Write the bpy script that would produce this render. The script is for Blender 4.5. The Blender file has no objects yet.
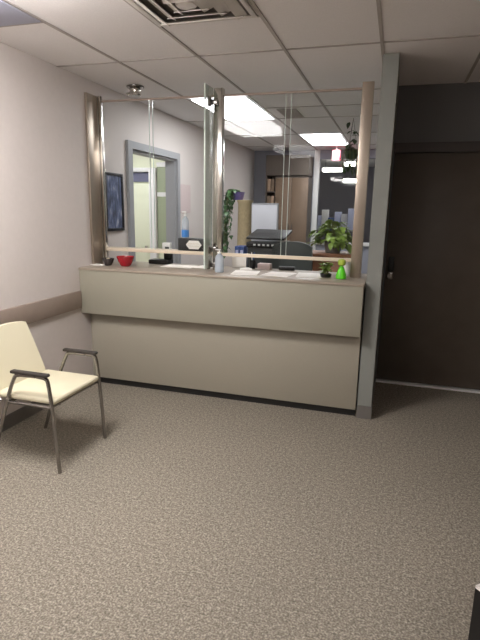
import bpy, bmesh, math, random
from mathutils import Vector, Matrix, Euler
random.seed(7)
C = bpy.context.scene.collection
PI = math.pi
ZC = 2.567          # ceiling height
XL = -2.515          # left wall
ZT = 1.047          # counter top height

# ------------------------------------------------------------------ materials
def srgb(r, g, b):
    f = lambda c: (c/255/12.92) if c/255 <= .04045 else ((c/255+.055)/1.055)**2.4
    return (f(r), f(g), f(b), 1)
def mat(name, col, rough=.6, metal=0, spec=.5, noise=None, bump=0, bscale=200, coat=0, trans=0):
    m = bpy.data.materials.new(name); m.use_nodes = True
    nt = m.node_tree; b = nt.nodes['Principled BSDF']
    b.inputs['Roughness'].default_value = rough
    b.inputs['Metallic'].default_value = metal
    b.inputs['Specular IOR Level'].default_value = spec
    b.inputs['Coat Weight'].default_value = coat
    b.inputs['Transmission Weight'].default_value = trans
    b.inputs['Base Color'].default_value = col
    if noise or bump:
        tc = nt.nodes.new('ShaderNodeTexCoord')
    if noise:
        sc, amt = noise
        n = nt.nodes.new('ShaderNodeTexNoise'); n.inputs['Scale'].default_value = sc; n.inputs['Detail'].default_value = 4
        nt.links.new(tc.outputs['Object'], n.inputs['Vector'])
        r = nt.nodes.new('ShaderNodeValToRGB')
        r.color_ramp.elements[0].position = .3; r.color_ramp.elements[1].position = .7
        r.color_ramp.elements[0].color = tuple(c*(1-amt) for c in col[:3])+(1,)
        r.color_ramp.elements[1].color = tuple(min(1, c*(1+amt)) for c in col[:3])+(1,)
        nt.links.new(n.outputs['Fac'], r.inputs['Fac']); nt.links.new(r.outputs['Color'], b.inputs['Base Color'])
    if bump:
        n2 = nt.nodes.new('ShaderNodeTexNoise'); n2.inputs['Scale'].default_value = bscale
        nt.links.new(tc.outputs['Object'], n2.inputs['Vector'])
        bp = nt.nodes.new('ShaderNodeBump'); bp.inputs['Strength'].default_value = bump; bp.inputs['Distance'].default_value = .002
        nt.links.new(n2.outputs['Fac'], bp.inputs['Height']); nt.links.new(bp.outputs['Normal'], b.inputs['Normal'])
    return m
def emit(name, col, s):
    m = bpy.data.materials.new(name); m.use_nodes = True
    b = m.node_tree.nodes['Principled BSDF']
    b.inputs['Base Color'].default_value = (.8, .8, .8, 1)
    b.inputs['Emission Color'].default_value = col
    b.inputs['Emission Strength'].default_value = s
    return m
def glass(name, tint, refl=1.0):
    m = bpy.data.materials.new(name); m.use_nodes = True
    nt = m.node_tree; nt.nodes.clear()
    o = nt.nodes.new('ShaderNodeOutputMaterial'); mx = nt.nodes.new('ShaderNodeMixShader')
    t = nt.nodes.new('ShaderNodeBsdfTransparent'); t.inputs['Color'].default_value = tint
    g = nt.nodes.new('ShaderNodeBsdfGlossy'); g.inputs['Roughness'].default_value = .0
    fr = nt.nodes.new('ShaderNodeFresnel'); fr.inputs['IOR'].default_value = 1.5
    mu = nt.nodes.new('ShaderNodeMath'); mu.operation = 'MULTIPLY'; mu.inputs[1].default_value = refl
    nt.links.new(fr.outputs[0], mu.inputs[0]); nt.links.new(mu.outputs[0], mx.inputs[0]); nt.links.new(t.outputs[0], mx.inputs[1]); nt.links.new(g.outputs[0], mx.inputs[2])
    nt.links.new(mx.outputs[0], o.inputs[0])
    return m
def frosted(name, col, fac):
    m = bpy.data.materials.new(name); m.use_nodes = True
    nt = m.node_tree; b = nt.nodes['Principled BSDF']; o = nt.nodes['Material Output']
    b.inputs['Base Color'].default_value = col; b.inputs['Roughness'].default_value = .25
    t = nt.nodes.new('ShaderNodeBsdfTransparent'); mx = nt.nodes.new('ShaderNodeMixShader'); mx.inputs[0].default_value = fac
    nt.links.new(t.outputs[0], mx.inputs[1]); nt.links.new(b.outputs[0], mx.inputs[2]); nt.links.new(mx.outputs[0], o.inputs[0])
    return m
def carpet():
    m = bpy.data.materials.new('carpet'); m.use_nodes = True
    nt = m.node_tree; b = nt.nodes['Principled BSDF']; b.inputs['Roughness'].default_value = .95; b.inputs['Specular IOR Level'].default_value = .1
    tc = nt.nodes.new('ShaderNodeTexCoord')
    def noise(s, d=2):
        n = nt.nodes.new('ShaderNodeTexNoise'); n.inputs['Scale'].default_value = s; n.inputs['Detail'].default_value = d
        nt.links.new(tc.outputs['Object'], n.inputs['Vector']); return n
    n1 = noise(120, 5); n0 = noise(52, 2); n2 = noise(1.3, 3)
    r = nt.nodes.new('ShaderNodeValToRGB'); e = r.color_ramp.elements
    e[0].position = .30; e[0].color = srgb(88, 83, 75); e[1].position = .70; e[1].color = srgb(190, 182, 168)
    x = r.color_ramp.elements.new(.5); x.color = srgb(137, 130, 119)
    av = nt.nodes.new('ShaderNodeMix'); av.inputs[0].default_value = .28
    nt.links.new(n1.outputs['Fac'], av.inputs[2]); nt.links.new(n0.outputs['Fac'], av.inputs[3]); nt.links.new(av.outputs[0], r.inputs['Fac'])
    r2 = nt.nodes.new('ShaderNodeValToRGB'); r2.color_ramp.elements[0].color = (.88, .88, .88, 1); r2.color_ramp.elements[1].color = (1.1, 1.08, 1.06, 1)
    nt.links.new(n2.outputs['Fac'], r2.inputs['Fac'])
    mx = nt.nodes.new('ShaderNodeMix'); mx.data_type = 'RGBA'; mx.blend_type = 'MULTIPLY'; mx.inputs[0].default_value = 1
    nt.links.new(r.outputs['Color'], mx.inputs[6]); nt.links.new(r2.outputs['Color'], mx.inputs[7])
    nt.links.new(mx.outputs[2], b.inputs['Base Color'])
    bp = nt.nodes.new('ShaderNodeBump'); bp.inputs['Strength'].default_value = .2; bp.inputs['Distance'].default_value = .006
    nt.links.new(n1.outputs['Fac'], bp.inputs['Height']); nt.links.new(bp.outputs['Normal'], b.inputs['Normal'])
    return m
def picture_mat():
    m = bpy.data.materials.new('night_picture'); m.use_nodes = True
    nt = m.node_tree; b = nt.nodes['Principled BSDF']; b.inputs['Roughness'].default_value = .3
    tc = nt.nodes.new('ShaderNodeTexCoord'); mp = nt.nodes.new('ShaderNodeMapping'); mp.inputs['Scale'].default_value = (1, 28, 9)
    nt.links.new(tc.outputs['Object'], mp.inputs['Vector'])
    n = nt.nodes.new('ShaderNodeTexNoise'); n.inputs['Scale'].default_value = 1.0; n.inputs['Detail'].default_value = 4
    nt.links.new(mp.outputs[0], n.inputs['Vector'])
    r = nt.nodes.new('ShaderNodeValToRGB'); e = r.color_ramp.elements
    e[0].position = .35; e[0].color = srgb(52, 58, 78); e[1].position = .75; e[1].color = srgb(205, 205, 215)
    k = e.new(.55); k.color = srgb(95, 108, 142)
    nt.links.new(n.outputs['Fac'], r.inputs['Fac']); nt.links.new(r.outputs['Color'], b.inputs['Base Color'])
    return m

M = dict(
 wall=mat('wall_paint', srgb(213, 204, 199), .7, noise=(30, .015), bump=.08, bscale=300),
 wall_blue=mat('blue_grey_paint', srgb(150, 153, 164), .7, noise=(30, .015)),
 part=mat('partition_paint', srgb(136, 138, 133), .6),
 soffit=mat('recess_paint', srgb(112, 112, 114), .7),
 tile=mat('ceiling_tile', srgb(240, 236, 236), .9, noise=(160, .04), bump=.3, bscale=250),
 grid=mat('ceiling_grid', srgb(178, 170, 166), .6),
 carpet=carpet(),
 base=mat('baseboard_vinyl', srgb(112, 108, 104), .5),
 rail=mat('rail_laminate', srgb(160, 143, 132), .55, noise=(15, .04)),
 lam=mat('counter_laminate', srgb(157, 153, 138), .45, noise=(350, .06)),
 lamlow=mat('counter_laminate_lower', srgb(160, 154, 140), .45, noise=(350, .06)),
 top=mat('counter_top', srgb(160, 148, 134), .4, noise=(250, .05)),
 black=mat('black_plastic', srgb(15, 15, 16), .45),
 kick=mat('toe_kick', srgb(30, 29, 28), .6),
 chrome=mat('chrome', srgb(215, 212, 205), .16, 1),
 brushed=mat('brushed_steel', srgb(180, 167, 153), .38, .85),
 glass=glass('glass_pane', (.97, .975, .972, 1), .28),
 fin=frosted('glass_fin', srgb(190, 205, 192), .45),
 finedge=mat('glass_edge', srgb(214, 226, 218), .2),
 cream=mat('cream_rail', srgb(226, 210, 188), .4),
 vinyl=mat('cream_vinyl', srgb(214, 206, 180), .5, bump=.1, bscale=400),
 steel=mat('dark_steel_tube', srgb(150, 146, 142), .25, .95),
 armpad=mat('arm_pad', srgb(44, 38, 34), .5),
 doorbrown=mat('door_brown', srgb(88, 79, 70), .45, noise=(6, .08)),
 frame_dark=mat('door_frame_dark', srgb(78, 72, 70), .5),
 gaplight=mat('gap_light_white', srgb(230, 230, 230), .35),
 white=mat('white_plastic', srgb(232, 232, 230), .4),
 paper=mat('white_paper', srgb(242, 238, 232), .7),
 pink=mat('pink_paper', srgb(206, 188, 186), .8, noise=(40, .03)),
 trimgrey=mat('grey_trim', srgb(150, 151, 154), .45),
 redbowl=mat('red_glass', srgb(170, 20, 38), .15, coat=.5),
 darkglass=mat('smoked_glass', srgb(60, 54, 54), .1, coat=.5),
 candy=mat('candy_wrap', srgb(196, 180, 150), .4),
 green=mat('green_plastic', srgb(96, 214, 40), .35),
 lime=mat('lime_plastic', srgb(170, 190, 70), .45),
 leaf=mat('leaf_green', srgb(58, 98, 48), .45, noise=(14, .3)),
 leafbright=mat('leaf_bright', srgb(132, 158, 70), .45, noise=(12, .3)),
 leafdark=mat('leaf_dark', srgb(52, 72, 40), .5, noise=(14, .3)),
 stem=mat('stem_green', srgb(104, 110, 60), .6),
 soil=mat('soil', srgb(50, 40, 32), .9, noise=(60, .3)),
 purple=mat('purple_pot', srgb(98, 86, 150), .4),
 tan=mat('tan_wicker', srgb(182, 164, 128), .8, noise=(40, .12), bump=.4, bscale=120),
 panelgrey=mat('panel_fabric', srgb(196, 196, 202), .85),
 darkgrey=mat('copier_grey', srgb(62, 66, 68), .3),
 chairgrey=mat('office_chair', srgb(54, 62, 60), .35),
 wood=mat('brown_wood', srgb(118, 98, 80), .5, noise=(5, .15)),
 wooddark=mat('dark_wood', srgb(92, 82, 74), .5, noise=(5, .1)),
 redwood=mat('red_brown_wood', srgb(146, 96, 66), .45, noise=(6, .12)),
 binder=mat('binder_tan', srgb(160, 134, 112), .6),
 blue=mat('blue_plastic', srgb(30, 66, 130), .35),
 bluegel=mat('blue_gel', srgb(70, 140, 220), .2),
 clear=frosted('clear_plastic', srgb(206, 218, 230), .5),
 doorcream=mat('cream_door', srgb(228, 232, 206), .5),
 frost=mat('greenish_pane', srgb(158, 168, 140), .35),
 transom=mat('transom_pane', srgb(112, 114, 138), .2),
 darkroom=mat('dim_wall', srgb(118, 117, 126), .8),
 picture=picture_mat(),
 pframe=mat('picture_frame', srgb(26, 26, 32), .35),
 boxblue=mat('pale_blue_box', srgb(200, 206, 236), .7),
 grille=mat('vent_metal', srgb(222, 216, 212), .4),
 grilledark=mat('vent_dark', srgb(128, 122, 118), .7),
 bluepanel=mat('blue_grey_panel', srgb(176, 178, 196), .6),
 lamp=emit('lamp_diffuser', (1, .97, .95, 1), 19),
 fillright=emit('right_fill_glow', (1, .97, .95, 1), 4.5),
 fillrear=emit('rear_fill_glow', (1, .97, .95, 1), 4.5),
 lamp2=emit('office_lamp_diffuser', (.95, .97, 1, 1), 6),
 tube=emit('tube_light', (1, .98, .9, 1), 10),
 exitface=emit('exit_face', (1, .55, .62, 1), 0.8),
 exitred=emit('exit_red', (1, .03, .10, 1), 1.2),
)

# ------------------------------------------------------------------ mesh helpers
def box(bm, x0, x1, y0, y1, z0, z1, bev=0, rot=None, seg=2):
    v = bmesh.ops.create_cube(bm, size=1)['verts']
    c = Vector(((x0+x1)/2, (y0+y1)/2, (z0+z1)/2)); s = (abs(x1-x0), abs(y1-y0), abs(z1-z0))
    for p in v: p.co = Vector((p.co.x*s[0], p.co.y*s[1], p.co.z*s[2]))
    if bev:
        es = list({e for p in v for e in p.link_edges})
        r = bmesh.ops.bevel(bm, geom=es, offset=bev, segments=seg, affect='EDGES', profile=.5)
        v = list({p for f in r['faces'] for p in f.verts} | {p for p in v if p.is_valid})
        # every vert of this island
        seen = set(v); st = list(v)
        while st:
            a = st.pop()
            for e in a.link_edges:
                o = e.other_vert(a)
                if o not in seen: seen.add(o); st.append(o)
        v = list(seen)
    for p in v:
        q = p.co.copy()
        if rot is not None: q = rot @ q
        p.co = q + c
    return v
def tube(bm, pts, r, n=10, cap=True):
    pts = [Vector(p) for p in pts]; rings = []
    N = len(pts); up = None
    for i, p in enumerate(pts):
        if i == 0: d = pts[1]-p
        elif i == N-1: d = p-pts[i-1]
        else: d = (pts[i+1]-p).normalized()+(p-pts[i-1]).normalized()
        d.normalize()
        if up is None:
            up = Vector((0, 0, 1)) if abs(d.z) < .9 else Vector((1, 0, 0))
        a = d.cross(up)
        if a.length < 1e-4: a = d.orthogonal()
        a.normalize(); b = a.cross(d).normalized(); up = b
        rr = r[i] if isinstance(r, (list, tuple)) else r
        rings.append([bm.verts.new(p+a*math.cos(t)*rr+b*math.sin(t)*rr) for t in [2*PI*k/n for k in range(n)]])
    for i in range(N-1):
        for k in range(n):
            bm.faces.new((rings[i][k], rings[i][(k+1) % n], rings[i+1][(k+1) % n], rings[i+1][k]))
    if cap: bm.faces.new(rings[0][::-1]); bm.faces.new(rings[-1])
def smooth_path(pts, it=2):
    pts = [Vector(p) for p in pts]
    for _ in range(it):
        o = [pts[0]]
        for a, b in zip(pts, pts[1:]):
            o += [a.lerp(b, .25), a.lerp(b, .75)]
        o.append(pts[-1]); pts = o
    return pts
def lathe(bm, prof, n=24, c=(0, 0, 0), closed_bottom=True, closed_top=False):
    rings = []
    for r, z in prof:
        rings.append([bm.verts.new((c[0]+r*math.cos(2*PI*k/n), c[1]+r*math.sin(2*PI*k/n), c[2]+z)) for k in range(n)])
    for a, b in zip(rings, rings[1:]):
        for k in range(n): bm.faces.new((a[k], a[(k+1) % n], b[(k+1) % n], b[k]))
    if closed_bottom: bm.faces.new(rings[0][::-1])
    if closed_top: bm.faces.new(rings[-1])
def leaf(bm, p, L, W, rz, tilt, roll=0, fold=.25):
    Mx = Matrix.Translation(Vector(p)) @ Euler((0, 0, rz)).to_matrix().to_4x4() @ Euler((tilt, 0, 0)).to_matrix().to_4x4() @ Euler((0, roll, 0)).to_matrix().to_4x4()
    prof = [(0, 0), (.18, .75), (.42, 1), (.7, .68), (1, 0)]
    mid, lf, rt = [], [], []
    for t, w in prof:
        droop = -.25*L*t*t
        mid.append(bm.verts.new(Mx @ Vector((0, t*L, droop))))
        if 0 < w:
            lf.append(bm.verts.new(Mx @ Vector((-w*W/2, t*L, droop+fold*w*W/2))))
            rt.append(bm.verts.new(Mx @ Vector((w*W/2, t*L, droop+fold*w*W/2))))
    for side, flip in ((lf, 0), (rt, 1)):
        fs = [(mid[0], mid[1], side[0])] + [(mid[i+1], mid[i+2], side[i+1], side[i]) for i in range(2)] + [(mid[3], mid[4], side[2])]
        for f in fs: bm.faces.new(f[::-1] if flip else f)

def obj(name, bm, m, parent=None, loc=None, smooth=True, kind=None):
    bmesh.ops.recalc_face_normals(bm, faces=bm.faces[:])
    me = bpy.data.meshes.new(name); bm.to_mesh(me); bm.free()
    me.materials.append(M[m] if isinstance(m, str) else m)
    if smooth:
        for p in me.polygons: p.use_smooth = True
        me.set_sharp_from_angle(angle=math.radians(35))
    o = bpy.data.objects.new(name, me); C.objects.link(o)
    if parent: o.parent = parent
    if loc: o.location = loc
    if kind: o['kind'] = kind
    return o
def B(*boxes, **k):
    bm = bmesh.new()
    for b in boxes: box(bm, *b, **k)
    return bm
def tag(o, label, cat, group=None):
    o['label'] = label; o['category'] = cat
    if group: o['group'] = group
    return o
def thing(name, label, cat, loc=(0, 0, 0), rz=0, group=None):
    o = bpy.data.objects.new(name, None); C.objects.link(o); o.empty_display_size = .1
    o.location = loc; o.rotation_euler = (0, 0, rz)
    return tag(o, label, cat, group)
def struct(name, bm, m, parent=None, label=None, cat=None):
    o = obj(name, bm, m, parent)
    if not parent: o['kind'] = 'structure'
    if label: o['label'] = label; o['category'] = cat
    return o

# ------------------------------------------------------------------ room shell
XR, YB = 2.35, -3.6
struct('floor', B((-4.7, XR+.1, YB-.1, 12.6, -.06, 0)), 'carpet', None, 'grey brown speckled carpet floor', 'floor')
ce = struct('ceiling', B((-4.7, XR+.1, YB-.1, 12.6, ZC, ZC+.05)), 'tile', None, 'suspended ceiling of pale tiles', 'ceiling')
bm = bmesh.new()
XG = [-1.995+.608*k for k in range(7)]
YG = [2.24+1.22*k for k in range(-4, 6)]
for x in XG:
    box(bm, x-.010, x+.010, YB, 8.97, ZC-.006, ZC-.0005)
for y in YG:
    box(bm, XL, XR, y-.009, y+.009, ZC-.005, ZC-.0005)
box(bm, -1.39, -.78, 2.85, 2.872, ZC-.005, ZC-.0005)
box(bm, XL, -1.995, 2.64, 2.66, ZC-.005, ZC-.0005)
box(bm, -1.39, -.17, 5.28, 5.30, ZC-.005, ZC-.0005)
obj('ceiling_grid', bm, 'grid', ce)

# left wall: lobby part and the office part with a doorway
DY0, DY1, DZ = 4.52, 5.58, 2.10
struct('wall_left', B((XL-.12, XL, YB, DY0, 0, ZC), (XL-.12, XL, DY1, 9.1, 0, ZC), (XL-.12, XL, DY0, DY1, DZ, ZC)), 'wall',
       None, 'pale grey painted wall on the left', 'wall')
struct('wall_behind', B((XL, XR, YB-.1, YB, 0, ZC)), 'wall')
struct('wall_right', B((XR, XR+.1, YB, 4.8, 0, ZC)), 'wood')  # out of view; dark wood chosen to cut bounce light near the door
# partition: narrow end facing the lobby
PX0, PX1, PY = -.170, -.066, 3.70
struct('wall_partition', B((PX0, PX1, PY, 9.0, 0, ZC)), 'part', None, 'narrow grey wall end beside the counter', 'wall')
struct('baseboard_partition', B((PX0-.001, PX1+.006, PY-.008, PY-.0005, 0, .10), (PX1+.0005, PX1+.006, PY-.0005, 4.6, 0, .10)), 'base')
struct('baseboard_left', B((XL+.0005, XL+.01, YB, 3.6, 0, .10)), 'base')
# recessed entry wall with the dark door
YD = 4.62
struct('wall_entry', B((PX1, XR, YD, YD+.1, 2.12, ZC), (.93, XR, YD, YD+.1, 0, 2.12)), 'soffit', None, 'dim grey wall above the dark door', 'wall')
d = struct('door_1', B((-.060, .90, YD+.01, YD+.055, .022, 2.035), bev=.002), 'doorbrown', None, 'dark brown entry door in the recess', 'door')
obj('door_frame', B((-.0655, .93, YD-.018, YD+.08, 2.04, 2.118), (.902, .93, YD-.018, YD+.08, 0, 2.04), bev=.002), 'frame_dark', d)
obj('gap_light_strip', B((-.0655, .90, YD-.03, YD+.06, .0005, .016), bev=.003), 'gaplight', d)  # pale strip painted in place of light leaking under the door
lk = obj('door_lock', B((-.035, .015, YD-.018, YD+.0095, 1.035, 1.165), bev=.006), 'black', d)
bm = bmesh.new(); box(bm, -.035, .012, YD-.026, YD+.0095, .965, 1.03, bev=.006)
tube(bm, [(-.015, YD-.02, 1.0), (-.015, YD-.045, 1.0)], .02)
obj('door_handle', bm, 'steel', d)
# nothing is built behind the entry door; its gap light is the pale strip
# chair rail on the left wall
struct('trim_1', B((XL+.0005, XL+.022, YB, 3.588, .705, .852), bev=.003), 'rail', None, 'taupe chair rail along the left wall', 'chair rail')
# doorway casing in the office's left wall
struct('trim_2', B((XL+.0005, XL+.03, DY0-.085, DY0, 0, DZ+.07), (XL+.0005, XL+.03, DY1, DY1+.07, 0, DZ+.07), (XL+.0005, XL+.03, DY0, DY1, DZ, DZ+.07),
                   (XL-.12, XL, DY1-.02, DY1-.0005, 0, DZ-.02), (XL-.12, XL, DY0+.0005, DY0+.02, 0, DZ-.02), (XL-.12, XL, DY0, DY1, DZ-.02, DZ-.0005)), 'trimgrey',
       None, 'grey metal casing of the office doorway', 'door casing')
# office back wall with window
WX0, WX1, WZ0, WZ1 = -1.34, -.40, 1.02, 2.42
struct('wall_back', B((XL, WX0, 9.0, 9.1, 0, ZC), (WX1, XR, 9.0, 9.1, 0, ZC), (WX0, WX1, 9.0, 9.1, 0, WZ0), (WX0, WX1, 9.0, 9.1, WZ1, ZC)), 'wall_blue')
w = struct('window_1', B((WX0-.09, WX0, 8.96, 8.999, .86, ZC-.001), (WX1, WX1+.09, 8.96, 8.999, .86, ZC-.001), (WX0, WX1, 8.95, 8.999, WZ0-.06, WZ0), bev=.003), 'white',
           None, 'white framed window in the far office wall', 'window')
obj('window_glass', B((WX0, WX1, 9.045, 9.05, WZ0, WZ1)), 'glass', w)
# dim room beyond the window
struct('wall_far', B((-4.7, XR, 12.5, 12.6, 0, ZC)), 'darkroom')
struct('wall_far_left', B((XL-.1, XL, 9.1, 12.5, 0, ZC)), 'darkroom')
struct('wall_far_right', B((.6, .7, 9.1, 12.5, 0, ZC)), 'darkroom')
# small lit side room beyond the doorway
struct('wall_side_back', B((-4.6, XL-.12, 6.6, 6.7, 0, ZC)), 'doorcream')
struct('wall_side_left', B((-4.7, -4.6, 3.9, 6.7, 0, ZC)), 'wall')
struct('wall_side_front', B((-4.6, XL-.12, 3.9, 4.0, 0, ZC)), 'wall')
d2 = struct('door_2', B((-3.80, -3.36, 6.555, 6.599, .005, 1.87), bev=.003), 'doorcream', None, 'pale cream door in the lit side room', 'door')
obj('transom', B((-3.80, -3.36, 6.58, 6.599, 1.90, 2.03)), 'transom', d2)
obj('door_frame', B((-3.355, -3.25, 6.53, 6.599, 0, 2.09), (-3.86, -3.355, 6.53, 6.599, 2.035, 2.09), (-3.86, -3.805, 6.53, 6.599, 0, 2.035), bev=.003), 'white', d2)
obj('door_handle', B((-3.42, -3.39, 6.50, 6.554, .98, 1.01), bev=.005), 'chrome', d2)
w2 = struct('window_2', B((-3.245, -2.86, 6.57, 6.599, .95, 1.70), (-3.245, -2.86, 6.57, 6.599, 1.76, 2.10)), 'frost', None, 'greenish panes beside the cream door', 'window')
obj('window_frame', B((-3.245, -2.86, 6.56, 6.599, 1.702, 1.758), (-3.245, -2.86, 6.56, 6.599, 2.102, 2.16)), 'white', w2)

# ------------------------------------------------------------------ ceiling lights, vent, sprinkler
def troffer(x0, x1, y0, y1, label, m, group, drop=0):
    cx, cy = (x0+x1)/2, (y0+y1)/2; hx, hy = (x1-x0)/2, (y1-y0)/2
    t = thing('ceiling_light', label, 'ceiling light', (cx, cy, ZC), 0, group)
    f = .018
    obj('light_frame', B((-hx, hx, -hy, -hy+f, -.012, -.0055), (-hx, hx, hy-f, hy, -.012, -.0055), (-hx, -hx+f, -hy+f, hy-f, -.012, -.0055), (hx-f, hx, -hy+f, hy-f, -.012, -.0055)), 'white', t)
    if drop:
        obj('diffuser', B((-hx+f, hx-f, -hy+f, hy-f, -drop, -.0055), bev=.015), m, t)  # diffuser lowered so its glowing sides brighten the ceiling
    else:
        obj('diffuser', B((-hx+f, hx-f, -hy+f, hy-f, -.010, -.0055)), m, t)
    return t
LG = 'recessed fluorescent ceiling panels'
troffer(-2.04, -1.46, 1.30, 2.05, 'lit ceiling panel over the waiting area, mirrored faintly in the glass', 'lamp', LG, .10)
troffer(-1.98, -1.40, -1.41, -.21, 'unseen fill light panel added at the rear of the waiting area', 'fillrear', LG, .10)  # added behind the camera to fill the ceiling and front faces
troffer(.45, 1.01, -1.41, -.21, 'unseen fill light panel added over the right rear of the waiting area', 'fillright', LG, .10)  # added out of view to brighten the right side of the ceiling
troffer(-1.975, -1.40, 4.70, 5.88, 'large bright ceiling panel nearest behind the glass screen', 'lamp2', LG)
troffer(-1.37, -.80, 7.14, 8.32, 'smaller looking bright ceiling panel deeper in the office above the window', 'lamp2', LG)
troffer(-3.9, -3.3, 4.7, 5.9, 'ceiling panel lighting the side room beyond the doorway', 'lamp2', LG)

v = thing('ceiling_vent', 'square metal air diffuser in the ceiling above the waiting area', 'air vent', (-1.085, 2.555, ZC))
h = .29
obj('vent_frame', B((-h, h, -h, -h+.03, -.016, -.007), (-h, h, h-.03, h, -.016, -.007), (-h, -h+.03, -h+.03, h-.03, -.016, -.007), (h-.03, h, -h+.03, h-.03, -.016, -.007), bev=.002), 'grille', v)
obj('vent_back', B((-h+.03, h-.03, -h+.03, h-.03, -.009, -.007)), 'grilledark', v)
for k in range(3):
    a = .235-.07*k; bm = bmesh.new()
    for s in range(4):
        R = Matrix.Rotation(s*PI/2, 3, 'Z'); T = Matrix.Rotation(math.radians(24), 3, 'X')
        vs = box(bm, -a, a, -.027, .027, -.002, .002)
        for p in vs: p.co = R @ (T @ p.co + Vector((0, a-.012, -.026)))
    obj('vent_louvre', bm, 'grille', v)
bm = bmesh.new(); lathe(bm, [(.0, -.036), (.05, -.036), (.055, -.03), (.05, -.009)], 20, closed_bottom=False); obj('vent_hub', bm, 'grille', v)

tag(obj('ceiling_panel', B((-.255, .255, -.27, .27, -.012, -.007), bev=.002), 'bluepanel', None, (-2.255, 2.36, ZC)),
    'pale blue grey ceiling panel beside the left wall, above the chair', 'ceiling panel')
g = thing('air_return', 'grey return air grille in the office ceiling, right of the large bright panel', 'air vent', (-1.17, 5.60, ZC))
obj('vent_frame', B((-.10, .10, -.25, -.235, -.012, -.006), (-.10, .10, .235, .25, -.012, -.006), (-.10, -.085, -.235, .235, -.012, -.006), (.085, .10, -.235, .235, -.012, -.006)), 'grid', g)
bm = bmesh.new()
for k in range(10): box(bm, -.085, .085, -.23+.046*k, -.195+.046*k, -.010, -.006)
obj('vent_slats', bm, 'grid', g)

s = thing('ceiling_fixture', 'small round chrome fixture on the ceiling above the left glass pane', 'ceiling fixture', (-2.235, 4.14, ZC))
bm = bmesh.new(); lathe(bm, [(.072, -.018), (.075, -.012), (.075, -.0055)], 24, closed_top=True); obj('ceiling_plate', bm, 'steel', s)
bm = bmesh.new(); lathe(bm, [(.0, -.085), (.040, -.082), (.050, -.07), (.046, -.045), (.052, -.03), (.044, -.018)], 24, closed_bottom=False); obj('housing', bm, 'chrome', s)
bm = bmesh.new(); lathe(bm, [(.0, -.086), (.028, -.089), (.030, -.084)], 20, closed_bottom=False); obj('lens', bm, 'white', s)
bm = bmesh.new(); tube(bm, [(-.045, -.01, -.06), (-.075, -.015, -.07)], .014); obj('side_nozzle', bm, 'chrome', s)

# ------------------------------------------------------------------ reception counter
CX1 = -.182
rc = thing('reception_counter', 'long grey beige reception counter with a recessed lower front', 'counter', (0, 0, 0))
obj('upper_panel', B((XL+.002, CX1, 3.600, 3.625, .658, 1.028), bev=.002), 'lam', rc)
obj('panel_soffit', B((XL+.002, CX1, 3.626, 3.72, .660, .675)), 'lam', rc)
obj('lower_panel', B((-2.465, CX1, 3.695, 3.715, .060, .6595), bev=.001), 'lamlow', rc)
obj('toe_kick', B((-2.46, CX1, 3.722, 3.735, 0.0005, .0595)), 'kick', rc)
obj('carcass', B((XL+.002, CX1, 3.736, 4.20, 0.0005, 1.028)), 'lamlow', rc)
obj('countertop', B((XL+.001, CX1+.006, 3.592, 4.24, 1.0285, ZT), bev=.003), 'top', rc)

# ------------------------------------------------------------------ glass screen
G = 3.95
gs = thing('glass_screen', 'tall glass safety screen with metal posts standing on the counter', 'glass screen', (0, 0, 0))
PT = 2.455
def post(x0, x1, m, m2):
    p = obj('post', B((x0, x1, G-.02, G+.02, ZT+.0005, PT), bev=.003), m, gs)
    return p
obj('wall_post', B((XL+.002, XL+.024, 3.79, 3.93, ZT+.0005, PT), bev=.003), 'brushed', gs)
obj('post_trim', B((XL+.002, XL+.034, 3.931, G+.02, ZT+.0005, PT), bev=.003), 'chrome', gs)
obj('post_trim', B((XL+.040, XL+.062, G-.02, G+.02, ZT+.0005, PT), bev=.003), 'chrome', gs)
post(-.308, -.226, 'brushed', None)
cp = obj('post', B((-1.440, -1.362, G-.025, G+.025, ZT+.0005, PT+.01), bev=.006), 'chrome', gs)
obj('top_rail', B((XL+.064, -1.442, G-.008, G+.008, 2.405, 2.420), (-1.360, -.31, G-.008, G+.008, 2.405, 2.420), bev=.002), 'rail', gs)
obj('bottom_rail', B((XL+.064, -1.442, G-.012, G+.012, 1.165, 1.192), (-1.360, -.31, G-.012, G+.012, 1.165, 1.192), bev=.002), 'cream', gs)
obj('ledge', B((XL+.01, -1.442, G+.0125, G+.14, 1.180, 1.1915), bev=.002), 'cream', gs)
for x0, x1 in ((XL+.065, -2.012), (-1.978, -1.444), (-1.358, -.868), (-.822, -.311)):
    p = obj('glass_pane', B((x0, x1, G-.003, G+.003, 1.193, 2.404)), 'glass', gs)
for x in (-2.012, -1.981, -.868, -.825):
    obj('pane_edge', B((x, x+.003, G-.005, G+.005, 1.193, 2.404)), 'finedge', gs)
obj('side_fin', B((-1.462, -1.452, 3.785, 3.948, ZT+.02, 2.47), bev=.0015), 'fin', gs)
obj('fin_edge', B((-1.463, -1.451, 3.778, 3.7845, ZT+.02, 2.47), bev=.002), 'finedge', gs)
for z in (2.36, 1.22, 1.092):
    bm = bmesh.new(); box(bm, -1.468, -1.446, 3.86, 3.90, z-.035, z+.035, bev=.006); box(bm, -1.468, -1.40, 3.90, 3.92, z-.02, z+.02, bev=.004)
    obj('glass_clip', bm, 'steel', gs)

# ------------------------------------------------------------------ armchair (front faces +X)
ch = thing('waiting_chair', 'cream vinyl waiting room armchair with metal tube legs by the left wall', 'chair', (-2.0, 2.51, 0))
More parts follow.
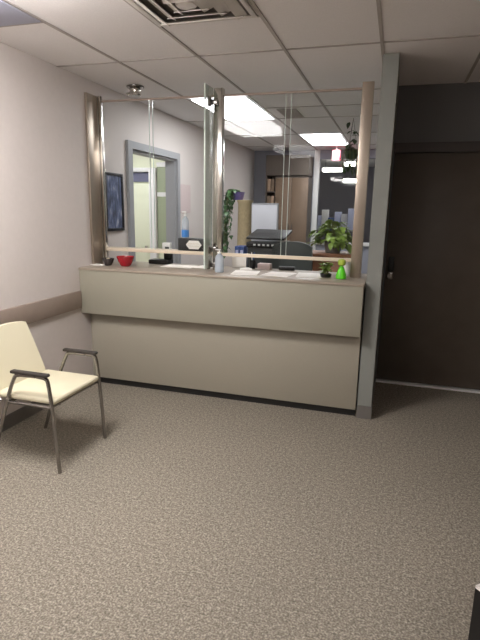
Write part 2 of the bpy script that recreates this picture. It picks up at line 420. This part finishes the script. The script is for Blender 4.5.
# local: x forward, y side; feet front x=.21, rear x=-.27
bm = bmesh.new()
v = box(bm, -.21, .20, -.232, .232, .418, .455, bev=.016, seg=3)
for p in v:
    p.co.z += .03*max(0, (p.co.x+.1)/.3)*0 + (.012 if p.co.x > .1 else 0)*0
obj('seat', bm, 'vinyl', ch)
bm = bmesh.new()   # backrest, leaning to the wall, gently curved
nx, ny = 9, 9; grid = {}
for sd, off in ((0, .0), (1, -.035)):
    for i in range(nx+1):
        for j in range(ny+1):
            u = i/nx; w_ = j/ny
            wid = .218+.004*math.sin(PI*u)
            y = (w_*2-1)*wid
            z = .415+u*.375 - (.012 if 1 else 0)*((abs(w_*2-1))**4)*u
            x = -.195-u*.15 - .02*(1-(w_*2-1)**2) + off
            grid[sd, i, j] = bm.verts.new((x, y, z))
for i in range(nx):
    for j in range(ny):
        for sd in (0, 1):
            f = [grid[sd, i, j], grid[sd, i, j+1], grid[sd, i+1, j+1], grid[sd, i+1, j]]
            bm.faces.new(f)
for i in range(nx):
    for j in (0, ny): bm.faces.new((grid[0, i, j], grid[0, i+1, j], grid[1, i+1, j], grid[1, i, j]))
for j in range(ny):
    for i in (0, nx): bm.faces.new((grid[0, i, j], grid[0, i, j+1], grid[1, i, j+1], grid[1, i, j]))
obj('backrest', bm, 'vinyl', ch)
for sy in (-1, 1):
    y = .245*sy
    bm = bmesh.new(); tube(bm, smooth_path([(.215, y, .0005), (.188, y, .43), (.175, y, .555), (.165, y, .583), (.10, y, .588)], 1), .0115)
    obj('leg', bm, 'steel', ch)
    bm = bmesh.new(); tube(bm, smooth_path([(-.27, y, .0005), (-.12, y, .43), (-.062, y, .56), (-.04, y, .585), (.09, y, .588)], 1), .0115)
    obj('leg', bm, 'steel', ch)
    bm = bmesh.new(); box(bm, -.075, .180, y-.019, y+.019, .592, .611, bev=.008, seg=3)
    obj('armrest', bm, 'armpad', ch)
    bm = bmesh.new(); tube(bm, [(-.372, .224*sy, .775), (-.232, .228*sy, .44), (-.18, .234*sy, .405)], .008)
    obj('back_frame', bm, 'steel', ch)
bm = bmesh.new()
for sy in (-1, 1):
    tube(bm, [(-.13, .236*sy, .404), (.185, .236*sy, .404)], .010)
    tube(bm, [(-.12, .16*sy, .40), (.18, .16*sy, .40)], .008)
tube(bm, [(.17, -.238, .402), (.17, .238, .402)], .009); tube(bm, [(-.12, -.238, .402), (-.12, .238, .402)], .009)
obj('seat_frame', bm, 'steel', ch)

# black bin cut by the right edge of the photograph
t = thing('waste_bin', 'black square open bin with pale rim in the near right corner', 'bin', (.530, 1.372, 0), math.radians(42))
bm = bmesh.new(); q = .16
for a in ((-q, q, -q, -q+.006), (-q, q, q-.006, q), (-q, -q+.006, -q+.006, q-.006), (q-.006, q, -q+.006, q-.006)):
    box(bm, a[0], a[1], a[2], a[3], .0005, .497)
box(bm, -q+.006, q-.006, -q+.006, q-.006, .0005, .012)
obj('bin_body', bm, 'black', t)
bm = bmesh.new()
for a in ((-q, q, -q, -q+.006), (-q, q, q-.006, q), (-q, -q+.006, -q+.006, q-.006), (q-.006, q, -q+.006, q-.006)):
    box(bm, a[0], a[1], a[2], a[3], .4975, .506)
obj('bin_rim', bm, 'grille', t)

# ------------------------------------------------------------------ things on the counter
Z0 = ZT+.0005
def bowl(name, label, x, y, r, hh, m, candy, cm):
    t = thing(name, label, 'bowl', (x, y, Z0))
    bm = bmesh.new()
    lathe(bm, [(r*.45, 0), (r*.6, hh*.12), (r*.82, hh*.5), (r, hh), (r*.95, hh), (r*.75, hh*.5), (r*.5, hh*.2), (.002, hh*.18)], 28)
    o = obj('bowl_body', bm, m, t)
    return t
bowl('bowl', 'red flared glass bowl near the left end of the counter', -2.215, 3.85, .078, .085, 'redbowl', 0, None)
bowl('bowl', 'dark glass bowl of wrapped sweets left of the red bowl', -2.375, 3.83, .055, .062, 'darkglass', 0, None)
cols = ['candy', 'redbowl', 'white', 'candy', 'lime', 'candy']
for k in range(6):
    a = k*1.05; rr = .022 if k else 0
    bm = bmesh.new(); box(bm, -.014, .014, -.009, .009, -.007, .007, bev=.004, rot=Euler((random.uniform(-.4, .4), random.uniform(-.4, .4), a)).to_matrix())
    tag(obj('sweet', bm, cols[k], None, (-2.375+rr*math.cos(a), 3.83+rr*math.sin(a), Z0+.040+(.018 if not k else 0))),
        'wrapped sweet lying in the dark glass bowl', 'sweet', 'sweets in the dark bowl')
for k in range(7):
    a = k*1.0; rr = .030 if k else 0
    bm = bmesh.new(); box(bm, -.015, .015, -.010, .010, -.008, .008, bev=.004, rot=Euler((random.uniform(-.4, .4), random.uniform(-.4, .4), a)).to_matrix())
    tag(obj('sweet', bm, 'redbowl', None, (-2.215+rr*math.cos(a), 3.85+rr*math.sin(a), Z0+.052+(.02 if not k else 0))),
        'red wrapped sweet lying in the red bowl', 'sweet', 'sweets in the red bowl')
tag(obj('card_tray', B((-.06, .06, -.03, .03, 0, .010), bev=.003), 'paper', None, (-2.455, 3.80, Z0)), 'flat white card tray at the far left end of the counter', 'tray')
# card terminal, black
ct = thing('card_terminal', 'black desk phone on the counter behind the left pane, white paper roll on it', 'phone', (-2.03, 4.19, Z0))
obj('terminal_base', B((-.10, .09, -.08, .05, 0, .038), bev=.006), 'black', ct)
obj('terminal_screen', B((.02, .09, -.01, .045, .0385, .10), bev=.006), 'black', ct)
obj('receipt_roll', B((.005, .085, -.09+.08, .04, .1005, .190), bev=.006), 'white', ct)
obj('keypad', B((.035, .075, -.0135, -.0102, .115, .155), bev=.001), 'darkgrey', ct)

def sheet(x, y, w, d_, rz, label, k=1, name='paper_sheet', m='paper'):
    o = obj(name, B((-w/2, w/2, -d_/2, d_/2, 0, .0015*k)), m, None, (x, y, Z0)); o.rotation_euler = (0, 0, rz)
    return tag(o, label, 'paper')
sheet(-1.79, 4.03, .28, .20, .05, 'white papers on the counter under the black sign', 2)
sheet(-1.56, 4.09, .16, .20, -.1, 'white paper on the counter left of the middle post', 2)
sheet(-1.13, 3.86, .21, .28, .15, 'white form on the counter just right of the hand sanitiser', 1)
sheet(-.86, 3.88, .22, .28, -.12, 'white form in the middle of the counter right bay', 1)
sheet(-.62, 3.93, .20, .28, .1, 'white form beside the small potted succulent', 1)
sheet(-1.20, 4.10, .10, .15, .3, 'white pad by the upright white card', 4)

# hand sanitiser bottles
def pump_bottle(loc, label, hgt, r, body, liquid, pumpm):
    t = thing('pump_bottle', label, 'bottle', loc)
    bm = bmesh.new(); lathe(bm, [(r*.92, 0), (r, .006), (r, hgt*.62), (r*.8, hgt*.72), (r*.35, hgt*.80), (r*.35, hgt*.82)], 20, closed_top=True); obj('bottle_body', bm, body, t)
    bm = bmesh.new(); lathe(bm, [(r*1.015, .008), (r*1.02, .010), (r*1.02, hgt*.30), (r*1.0, hgt*.31)], 20, closed_top=False, closed_bottom=False); obj('gel_label', bm, liquid, t)
    bm = bmesh.new(); lathe(bm, [(r*.42, hgt*.82), (r*.42, hgt*.88), (r*.14, hgt*.885), (r*.14, hgt*.96)], 14, closed_top=True)
    box(bm, -r*.95, r*.3, -r*.22, r*.22, hgt*.955, hgt, bev=.003); obj('pump', bm, pumpm, t)
    return t
pump_bottle((-1.335, 3.80, Z0), 'clear pump bottle of hand sanitiser on the counter in front of the middle post', .185, .036, 'clear', 'clear', 'white')
# black sign box on the ledge with white hexagonal plate and a bottle on top
sb = thing('sign_box', 'black box with white pointed plate on the ledge behind the left pane', 'sign', (-1.65, 4.035, 1.192))
obj('box_body', B((-.128, .128, -.05, .05, 0, .105), bev=.003), 'black', sb)
bm = bmesh.new()
def hexa(bm, a, b, c_, y0, y1):
    p = [(-a, 0), (-a+c_, b), (a-c_, b), (a, 0), (a-c_, -b), (-a+c_, -b)]
    f = [bm.verts.new((x, y0, z+.052)) for x, z in p]; k = [bm.verts.new((x, y1, z+.052)) for x, z in p]
    bm.faces.new(f); bm.faces.new(k[::-1])
    for i in range(6): bm.faces.new((f[i], f[(i+1) % 6], k[(i+1) % 6], k[i]))
hexa(bm, .072, .036, .03, -.054, -.0505)
pl = obj('plate', bm, 'paper', sb)
for p in (pl,): p.location = (.018, 0, 0)
obj('plate_lines', B((-.030, .066, -.0553, -.0545, .041, .0425), (-.030, .066, -.0553, -.0545, .061, .0625)), 'tan', sb)
pump_bottle((-1.732, 4.035, 1.2975), 'tall pump bottle with blue gel standing on the black sign box', .225, .032, 'clear', 'bluegel', 'white')
# upright card, cup, gadgets on the right
cd = obj('folded_card', B((-.065, .065, -.002, .002, 0, .10)), 'paper', None, (-1.285, 4.18, Z0)); tag(cd, 'white folded card standing upright right of the middle post', 'card')
t = thing('pen_cup', 'small black cup beside the upright white card', 'cup', (-1.16, 4.17, Z0))
bm = bmesh.new(); lathe(bm, [(.024, 0), (.026, .004), (.028, .075), (.025, .075), (.022, .01), (.002, .008)], 18); obj('cup_body', bm, 'black', t)
for k in range(2):
    bm = bmesh.new(); tube(bm, [(0, 0, 0), (.012*(1 if k else -1), .004, .13)], .0035, 8)
    tag(obj('pen', bm, 'blue' if k else 'white', None, (-1.16, 4.17, Z0+.012)), 'blue pen standing in the black cup' if k else 'white pen standing in the black cup', 'pen')
tag(obj('tissue_box', B((-.055, .055, -.04, .04, 0, .05), bev=.004), 'pink', None, (-1.05, 4.17, Z0)), 'small pale box right of the black cup', 'box')
tag(obj('stapler', B((-.07, .07, -.02, .02, 0, .03), bev=.008), 'black', None, (-.86, 4.19, Z0)), 'black stapler on the counter behind the forms', 'stapler')

def foliage(n, gen):
    bm = bmesh.new()
    for _ in range(n): leaf(bm, *gen())
    return bm
# small succulent on counter
t = thing('potted_succulent', 'small bushy plant in a low black pot at the right end of the counter', 'plant', (-.485, 3.865, Z0))
bm = bmesh.new(); lathe(bm, [(.034, 0), (.040, .004), (.045, .028), (.040, .028), (.036, .020), (.002, .020)], 20); obj('pot', bm, 'black', t)
def g1():
    a = random.uniform(0, 2*PI); r = random.uniform(0, .028)
    return ((r*math.cos(a), r*math.sin(a), random.uniform(.035, .11)), random.uniform(.028, .048), .026, a-PI/2, random.uniform(-.3, .9))
obj('foliage', foliage(90, g1), 'leafbright', t)
bm = bmesh.new()
for k in range(7):
    a = k*.9; tube(bm, [(.008*math.cos(a), .008*math.sin(a), .018), (.025*math.cos(a), .025*math.sin(a), .075)], .003, 6)
obj('stems', bm, 'stem', t)
# green bell shaped ornament
t = thing('green_ornament', 'bright green bell shaped bottle beside the small plant on the counter', 'ornament', (-.365, 3.825, Z0))
bm = bmesh.new(); lathe(bm, [(.036, 0), (.040, .006), (.038, .03), (.026, .065), (.018, .085), (.012, .095)], 24, closed_top=True); obj('ornament_body', bm, 'green', t)
bm = bmesh.new(); lathe(bm, [(.010, .0955), (.026, .105), (.031, .125), (.026, .142), (.010, .150)], 20, closed_top=True); obj('ornament_top', bm, 'lime', t)
# white cup behind post
t = thing('cup', 'white paper cup on the counter behind the right post', 'cup', (-.345, 4.02, Z0))
bm = bmesh.new(); lathe(bm, [(.028, 0), (.030, .004), (.040, .13), (.043, .132), (.042, .137), (.037, .134), (.027, .01), (.002, .008)], 24); obj('cup_body', bm, 'white', t)

# ------------------------------------------------------------------ office furniture and plants
dk = thing('office_desk', 'dark desk standing in the office behind the counter', 'desk', (-1.45, 5.55, 0))
obj('desktop', B((-.47, .45, -.33, .33, .72, .75), bev=.003), 'wooddark', dk)
for sx in (-.45, .42):
    obj('side_panel', B((sx, sx+.025, -.31, .31, .0005, .7195)), 'wooddark', dk)
# copier
cpz = .7505
cp_ = thing('copier', 'dark grey office copier behind the glass, left of the office chair', 'copier', (-1.325, 5.45, cpz))
obj('copier_body', B((-.20, .20, -.20, .20, 0, .46), bev=.015), 'darkgrey', cp_)
bm = bmesh.new(); box(bm, -.21, .21, -.22, .22, -.012, .012, bev=.008, rot=Matrix.Rotation(math.radians(10), 3, 'X'))
for p in bm.verts: p.co += Vector((0, 0, .53))
obj('copier_lid', bm, 'black', cp_)
obj('paper_tray', B((-.17, .15, -.25, -.201, .12, .16), bev=.005), 'black', cp_)
obj('control_panel', B((-.20, .20, -.24, -.201, .40, .455), bev=.006), 'black', cp_)
for k in range(6): obj('button', B((-.12+.05*k, -.095+.05*k, -.2445, -.2405, .418, .438)), 'white', cp_)
# binders
for k in range(2):
    t = thing('ring_binder', 'left of two blue ring binders beside the copier' if k == 0 else 'right of two blue ring binders, next to the copier', 'binder', (-1.645+.055*k, 5.30, .7505), 0, 'blue binders')
    obj('binder_cover', B((-.025, .025, -.04, .14, 0, .40), bev=.003), 'blue', t)
    obj('spine_label', B((-.016, .016, -.0415, -.0403, .26, .36)), 'boxblue', t)
# plant stand, pot and trailing vine
ps = thing('plant_stand', 'tan wicker plant stand on the office desk under the purple pot', 'plant stand', (-1.67, 5.62, .7505))
bm = bmesh.new(); lathe(bm, [(.10, 0), (.095, .02), (.082, .45), (.078, .86), (.09, .885), (.09, .90)], 24, closed_top=True); obj('stand_body', bm, 'tan', ps)
pv = thing('trailing_vine', 'trailing green vine in a purple pot behind the middle glass post', 'plant', (-1.75, 5.62, 1.6515))
bm = bmesh.new(); lathe(bm, [(.048, 0), (.052, .004), (.074, .085), (.078, .088), (.068, .088), (.06, .06), (.002, .06)], 24); obj('pot', bm, 'purple', pv)
bm = bmesh.new(); paths = []
for k in range(8):
    a = random.uniform(PI*.78, PI*1.25); r0 = .09
    x1 = r0*math.cos(a)*1.1; y1 = r0*math.sin(a)*1.3-.03
    L = random.uniform(.35, .62)
    pth = smooth_path([(0, 0, .07), (x1*.6, y1*.6, .13), (x1, y1-.02, .08), (x1-.02+random.uniform(-.03, .02), y1-.04, -.15), (x1-.02+random.uniform(-.05, .03), y1-.04, -L)], 2)
    tube(bm, pth, .003, 5); paths.append(pth)
obj('stems', bm, 'stem', pv)
bm = bmesh.new()
for pth in paths:
    for p in pth[2:]:
        for _ in range(2):
            leaf(bm, p, random.uniform(.05, .085), random.uniform(.035, .055), random.uniform(0, 2*PI), random.uniform(-1.2, .2))
obj('foliage', bm, 'leaf', pv)
# cubicle divider
t = thing('divider_panel', 'pale grey cubicle divider panel behind the copier', 'divider', (-1.645, 6.30, 0))
obj('panel_fabric', B((-.20, .20, -.02, .02, .06, 1.61), bev=.003), 'panelgrey', t)
obj('panel_frame', B((-.215, -.2005, -.025, .025, .0005, 1.63), (.2005, .215, -.025, .025, .0005, 1.63), (-.2005, .2005, -.025, .025, 1.6105, 1.63)), 'trimgrey', t)
for s_ in (-.215, .2005): obj('panel_foot', B((s_, s_+.0145, -.2, -.026, .0005, .03)), 'trimgrey', t)
# office chair
oc = thing('office_chair', 'dark swivel office chair behind the counter with a rounded back', 'office chair', (-.975, 4.72, 0))
bm = bmesh.new(); nx, ny = 10, 10; gr = {}
for sd, off in ((0, 0), (1, .05)):
    for i in range(nx+1):
        for j in range(ny+1):
            u = i/nx; w_ = 2*j/ny-1
            hw = .20+.015*math.sin(PI*u)
            zz = .58+.66*u - .05*(abs(w_)**3)*(u > .5)*((u-.5)*2)
            gr[sd, i, j] = bm.verts.new((w_*hw, .22+.05*u-.03*(w_*w_)+off, zz))
for i in range(nx):
    for j in range(ny):
        for sd in (0, 1): bm.faces.new((gr[sd, i, j], gr[sd, i, j+1], gr[sd, i+1, j+1], gr[sd, i+1, j]))
for i in range(nx):
    for j in (0, ny): bm.faces.new((gr[0, i, j], gr[0, i+1, j], gr[1, i+1, j], gr[1, i, j]))
for j in range(ny):
    for i in (0, nx): bm.faces.new((gr[0, i, j], gr[0, i, j+1], gr[1, i, j+1], gr[1, i, j]))
obj('backrest', bm, 'chairgrey', oc)
obj('seat', B((-.23, .23, -.24, .19, .46, .53), bev=.03, seg=3), 'chairgrey', oc)
bm = bmesh.new(); tube(bm, [(0, -.02, .10), (0, -.02, .458)], .028); obj('column', bm, 'black', oc)
bm = bmesh.new(); tube(bm, smooth_path([(0, .10, .455), (0, .262, .45), (0, .285, .62)], 2), .018); obj('back_support', bm, 'black', oc)
for k in range(5):
    a = k*2*PI/5+.3; e = (.27*math.cos(a), .27*math.sin(a)-.02)
    bm = bmesh.new(); tube(bm, [(0, -.02, .11), (e[0], e[1], .075)], [.022, .015]); lg = obj('base_leg', bm, 'black', oc)
    bm = bmesh.new(); tube(bm, [(e[0]-.012, e[1], .0295), (e[0]+.012, e[1], .0295)], .029, 14); obj('caster', bm, 'black', lg)
# wooden cabinet with pothos
wc = thing('low_cabinet', 'red brown wooden cabinet in the office under the leafy plant', 'cabinet', (-.70, 5.55, 0))
obj('cabinet_body', B((-.27, .31, -.20, .22, .0005, 1.07)), 'redwood', wc)
obj('cabinet_top', B((-.29, .33, -.24, .23, 1.0705, 1.105), bev=.004), 'redwood', wc)
for k in range(2):
    x0 = -.26+.285*k
    dd = obj('cabinet_door', B((x0, x0+.275, -.218, -.2005, .05, 1.05), bev=.003), 'redwood', wc)
    hx = x0+(.245 if k == 0 else .03)
    obj('door_handle', B((hx-.006, hx+.006, -.240, -.2185, .60, .70), bev=.003), 'chrome', dd)
pp = thing('pothos_plant', 'large bright green leafy plant on the office cabinet, behind the right pane', 'plant', (-.63, 5.50, 1.1055))
bm = bmesh.new(); lathe(bm, [(.075, 0), (.08, .004), (.10, .13), (.105, .132), (.095, .132), (.085, .10), (.002, .10)], 24); obj('pot', bm, 'base', pp)
bm = bmesh.new(); ends = []
for k in range(42):
    a = random.uniform(0, 2*PI); rr = random.uniform(.06, .23)*(1 if abs(math.cos(a)) > .5 else .7); z = random.uniform(.08, .33)*(1.1-rr*1.6)
    e = Vector((rr*math.cos(a), rr*math.sin(a), z))
    pth = smooth_path([(0, 0, .10), (rr*.4*math.cos(a), rr*.4*math.sin(a), max(z, .14)+.07), e], 2)
    tube(bm, pth, .003, 5); ends.append((e, a)); ends.append((pth[len(pth)//2], a))
obj('stems', bm, 'stem', pp)
bm = bmesh.new()
for k in range(46):   # low drooping leaves round the pot
    a = random.uniform(0, 2*PI); rr = random.uniform(.10, .22)
    leaf(bm, (rr*math.cos(a), rr*math.sin(a), random.uniform(.11, .18)), random.uniform(.06, .085), random.uniform(.05, .08), a-PI/2+random.uniform(-.7, .7), random.uniform(-.5, 0))
for e, a in ends:
    for _ in range(2): leaf(bm, e, random.uniform(.07, .12), random.uniform(.05, .085), a-PI/2+random.uniform(-.8, .8), random.uniform(-.9, .3))
obj('foliage', bm, 'leafbright', pp)
# hanging plant from the office ceiling
hp = thing('hanging_plant', 'dark trailing plant hanging from the office ceiling beside the right post', 'plant', (-.545, 6.0, 2.56))
bm = bmesh.new()
for k in range(3):
    a = k*2*PI/3; tube(bm, [(0, 0, 0), (.07*math.cos(a), .07*math.sin(a), -.36)], .0025, 5)
obj('hanger', bm, 'base', hp)
bm = bmesh.new(); lathe(bm, [(.05, -.44), (.055, -.437), (.078, -.36), (.07, -.36), (.05, -.40), (.002, -.40)], 20); obj('pot', bm, 'leafdark', hp)
bm = bmesh.new(); bs = bmesh.new()
for k in range(12):
    a = random.uniform(0, 2*PI)
    pth = smooth_path([(0, 0, -.38), (.07*math.cos(a), .07*math.sin(a), -.31), (.11*math.cos(a), .09*math.sin(a), -.42), (.10*math.cos(a), .09*math.sin(a), -.5-random.uniform(0, .12))], 2)
    tube(bs, pth, .003, 5)
    for p in pth[2::2]: leaf(bm, p, random.uniform(.05, .075), .04, random.uniform(0, 2*PI), random.uniform(-1, .4))
for k in range(16):  # stems climbing the hanger
    p = Vector((random.uniform(-.05, .06), random.uniform(-.05, .05), -random.uniform(.02, .34)))
    leaf(bm, p, random.uniform(.06, .08), .05, random.uniform(0, 2*PI), random.uniform(-1, .4))
obj('foliage', bm, 'leafdark', hp); obj('stems', bs, 'stem', hp)
# tall wooden cabinet by the back wall, open binder shelves on its left
wd = thing('tall_cabinet', 'tall brown wooden cabinet against the far office wall left of the window', 'cabinet', (-1.81, 8.78, 0))
obj('cabinet_body', B((-.38, .36, .19, .215, .0005, 2.45), (-.38, -.36, -.2, .19, .0005, 2.45), (-.215, .36, -.18, .19, .0005, 2.10), (-.36, .36, -.2, .19, 2.12, 2.45)), 'wooddark', wd)
for z in (.30, .62, .94, 1.26, 1.58, 1.86): obj('shelf', B((-.36, -.2155, -.19, .189, z-.02, z)), 'wooddark', wd)
for k in range(2):
    x0 = -.205+.283*k
    dd = obj('cabinet_door', B((x0, x0+.278, -.2, -.1805, .08, 2.08), bev=.003), 'wood', wd)
    hx = x0+(.25 if k == 0 else .028)
    obj('door_handle', B((hx-.006, hx+.006, -.225, -.2005, 1.2, 1.32), bev=.003), 'steel', dd)
names = ['lowest visible', 'second', 'third', 'fourth', 'topmost']
for zi, z in enumerate((.94, 1.26, 1.58, 1.86)):
    for k in range(2):
        bm = B((-.028, .028, -.10, .10, 0, .20), bev=.002)
        tag(obj('shelf_binder', bm, 'binder' if (k+zi) % 2 else 'wood', None, (-2.135+.066*k, 8.70, z+.0005)),
            ('left' if k == 0 else 'right')+' file binder on the %s open shelf of the tall brown cabinet' % ['lowest filled', 'second lowest filled', 'second highest filled', 'highest filled'][zi], 'binder', 'binders in the tall cabinet')
# exit sign
ex = thing('exit_sign', 'small glowing red exit sign hanging from the office ceiling before the window', 'exit sign', (-1.0, 8.45, 0), math.radians(-18))
obj('sign_case', B((-.06, .06, -.03, .03, 2.34, 2.50), bev=.005), 'exitred', ex)
obj('sign_face', B((-.055, .0, -.0335, -.0305, 2.36, 2.48)), 'exitface', ex)
bm = bmesh.new(); tube(bm, [(0, 0, 2.5005), (0, 0, ZC-.006)], .012); obj('sign_stem', bm, 'white', ex)
# beyond the window: tube lights, a table with boxes
for (x, y, z, L, nm) in ((-1.29, 10.4, 2.34, .40, 'lower left long lamp seen through the far window'), (-.90, 9.8, 2.40, .22, 'topmost short lamp seen through the far window beside the hanging plant'), (-.96, 10.9, 2.16, .32, 'lowest lamp seen through the far window')):
    t = thing('tube_lamp', nm, 'lamp', (x, y, z), 0, 'lamps beyond the far window')
    obj('lamp_body', B((-L/2, L/2, -.05, .05, .031, .05), bev=.004), 'white', t)
    obj('lamp_tube', B((-L/2+.01, L/2-.01, -.045, .045, -.03, .0305), bev=.01), 'tube', t)
    for s_ in (-1, 1):
        bm = bmesh.new(); tube(bm, [(s_*L*.35, 0, .0505), (s_*L*.35, 0, ZC-z-.001)], .004, 6); obj('cable', bm, 'black', t)
st = thing('storage_table', 'dark table carrying pale boxes in the dim room beyond the window', 'table', (-1.15, 10.6, 0))
obj('tabletop', B((-.5, .5, -.25, .25, 1.12, 1.15), bev=.003), 'base', st)
for sx in (-.47, .44):
    for sy in (-.22, .19): obj('leg', B((sx, sx+.03, sy, sy+.03, .0005, 1.1195)), 'base', st)
xx = -1.60; hs = [.30, .42, .26, .38, .34, .45, .30]; mm = ['boxblue', 'white', 'blue', 'boxblue', 'panelgrey', 'boxblue', 'darkgrey']
dsc = ['low pale blue box at the left end of the far table', 'white box second from the left on the far table', 'low dark blue box third from the left on the far table', 'pale blue box in the middle of the far table',
       'light grey box right of the middle on the far table', 'tallest pale blue box on the far table', 'dark box at the right end of the far table']
for k in range(7):
    w_ = .12
    tag(obj('storage_box', B((0, w_, -.12, .12, 0, hs[k]), bev=.003), mm[k], None, (xx, 10.6, 1.1505)), dsc[k], 'box', 'boxes beyond the far window'); xx += w_+.012

# picture and notice on the office's left wall
pc = thing('framed_picture', 'dark framed blue night picture on the wall behind the left pane', 'picture', (XL+.0005, 4.185, 1.33))
y0, y1, hh = -.155, .155, .52
obj('picture_frame', B((0, .022, y0, y1, 0, .025), (0, .022, y0, y1, hh-.022, hh), (0, .022, y0, y0+.022, .025, hh-.022), (0, .022, y1-.022, y1, .025, hh-.022), bev=.002), 'pframe', pc)
obj('picture_print', B((0, .010, y0+.022, y1-.022, .0255, hh-.0225)), 'picture', pc)
tag(obj('wall_notice', B((0, .006, -.17, .17, 0, .34)), 'pink', None, (XL+.0005, 5.85, 1.49)), 'pale pinkish paper notice on the wall right of the doorway', 'notice')
tag(obj('wall_strip', B((-.030, -.0005, -.04, .04, 0, .55), bev=.002), 'white', None, (PX0, 4.55, 1.05)), 'narrow white strip fixed inside the partition, right of the right post', 'panel')

# ------------------------------------------------------------------ camera, world, colour
f, yaw, pitch, roll = 498.2, .2943, .2191, .0189
cy, sy = math.cos(yaw), math.sin(yaw); cpp, sp = math.cos(pitch), math.sin(pitch); cr, sr = math.cos(roll), math.sin(roll)
fwd = Vector((-sy, cy, 0)); rt = Vector((cy, sy, 0)); up = Vector((0, 0, 1))
f2 = fwd*cpp-up*sp; u2 = up*cpp+fwd*sp; r3 = rt*cr+u2*sr; u3 = u2*cr-rt*sr
cam = bpy.data.cameras.new('camera'); co = bpy.data.objects.new('camera', cam); C.objects.link(co)
mw = Matrix((r3, u3, -f2)).transposed().to_4x4(); mw.translation = Vector((0, 0, 1.55)); co.matrix_world = mw
cam.sensor_fit = 'VERTICAL'; cam.sensor_height = 24; cam.lens = f/640*24; cam.clip_start = .05
sc = bpy.context.scene; sc.camera = co
wd_ = bpy.data.worlds.new('world'); sc.world = wd_; wd_.use_nodes = True
wd_.node_tree.nodes['Background'].inputs[0].default_value = (.9, .93, 1, 1); wd_.node_tree.nodes['Background'].inputs[1].default_value = .05
sc.view_settings.view_transform = 'Standard'; sc.view_settings.look = 'None'; sc.view_settings.gamma = 1; sc.view_settings.use_curve_mapping = False
sc.view_settings.exposure = 1.27
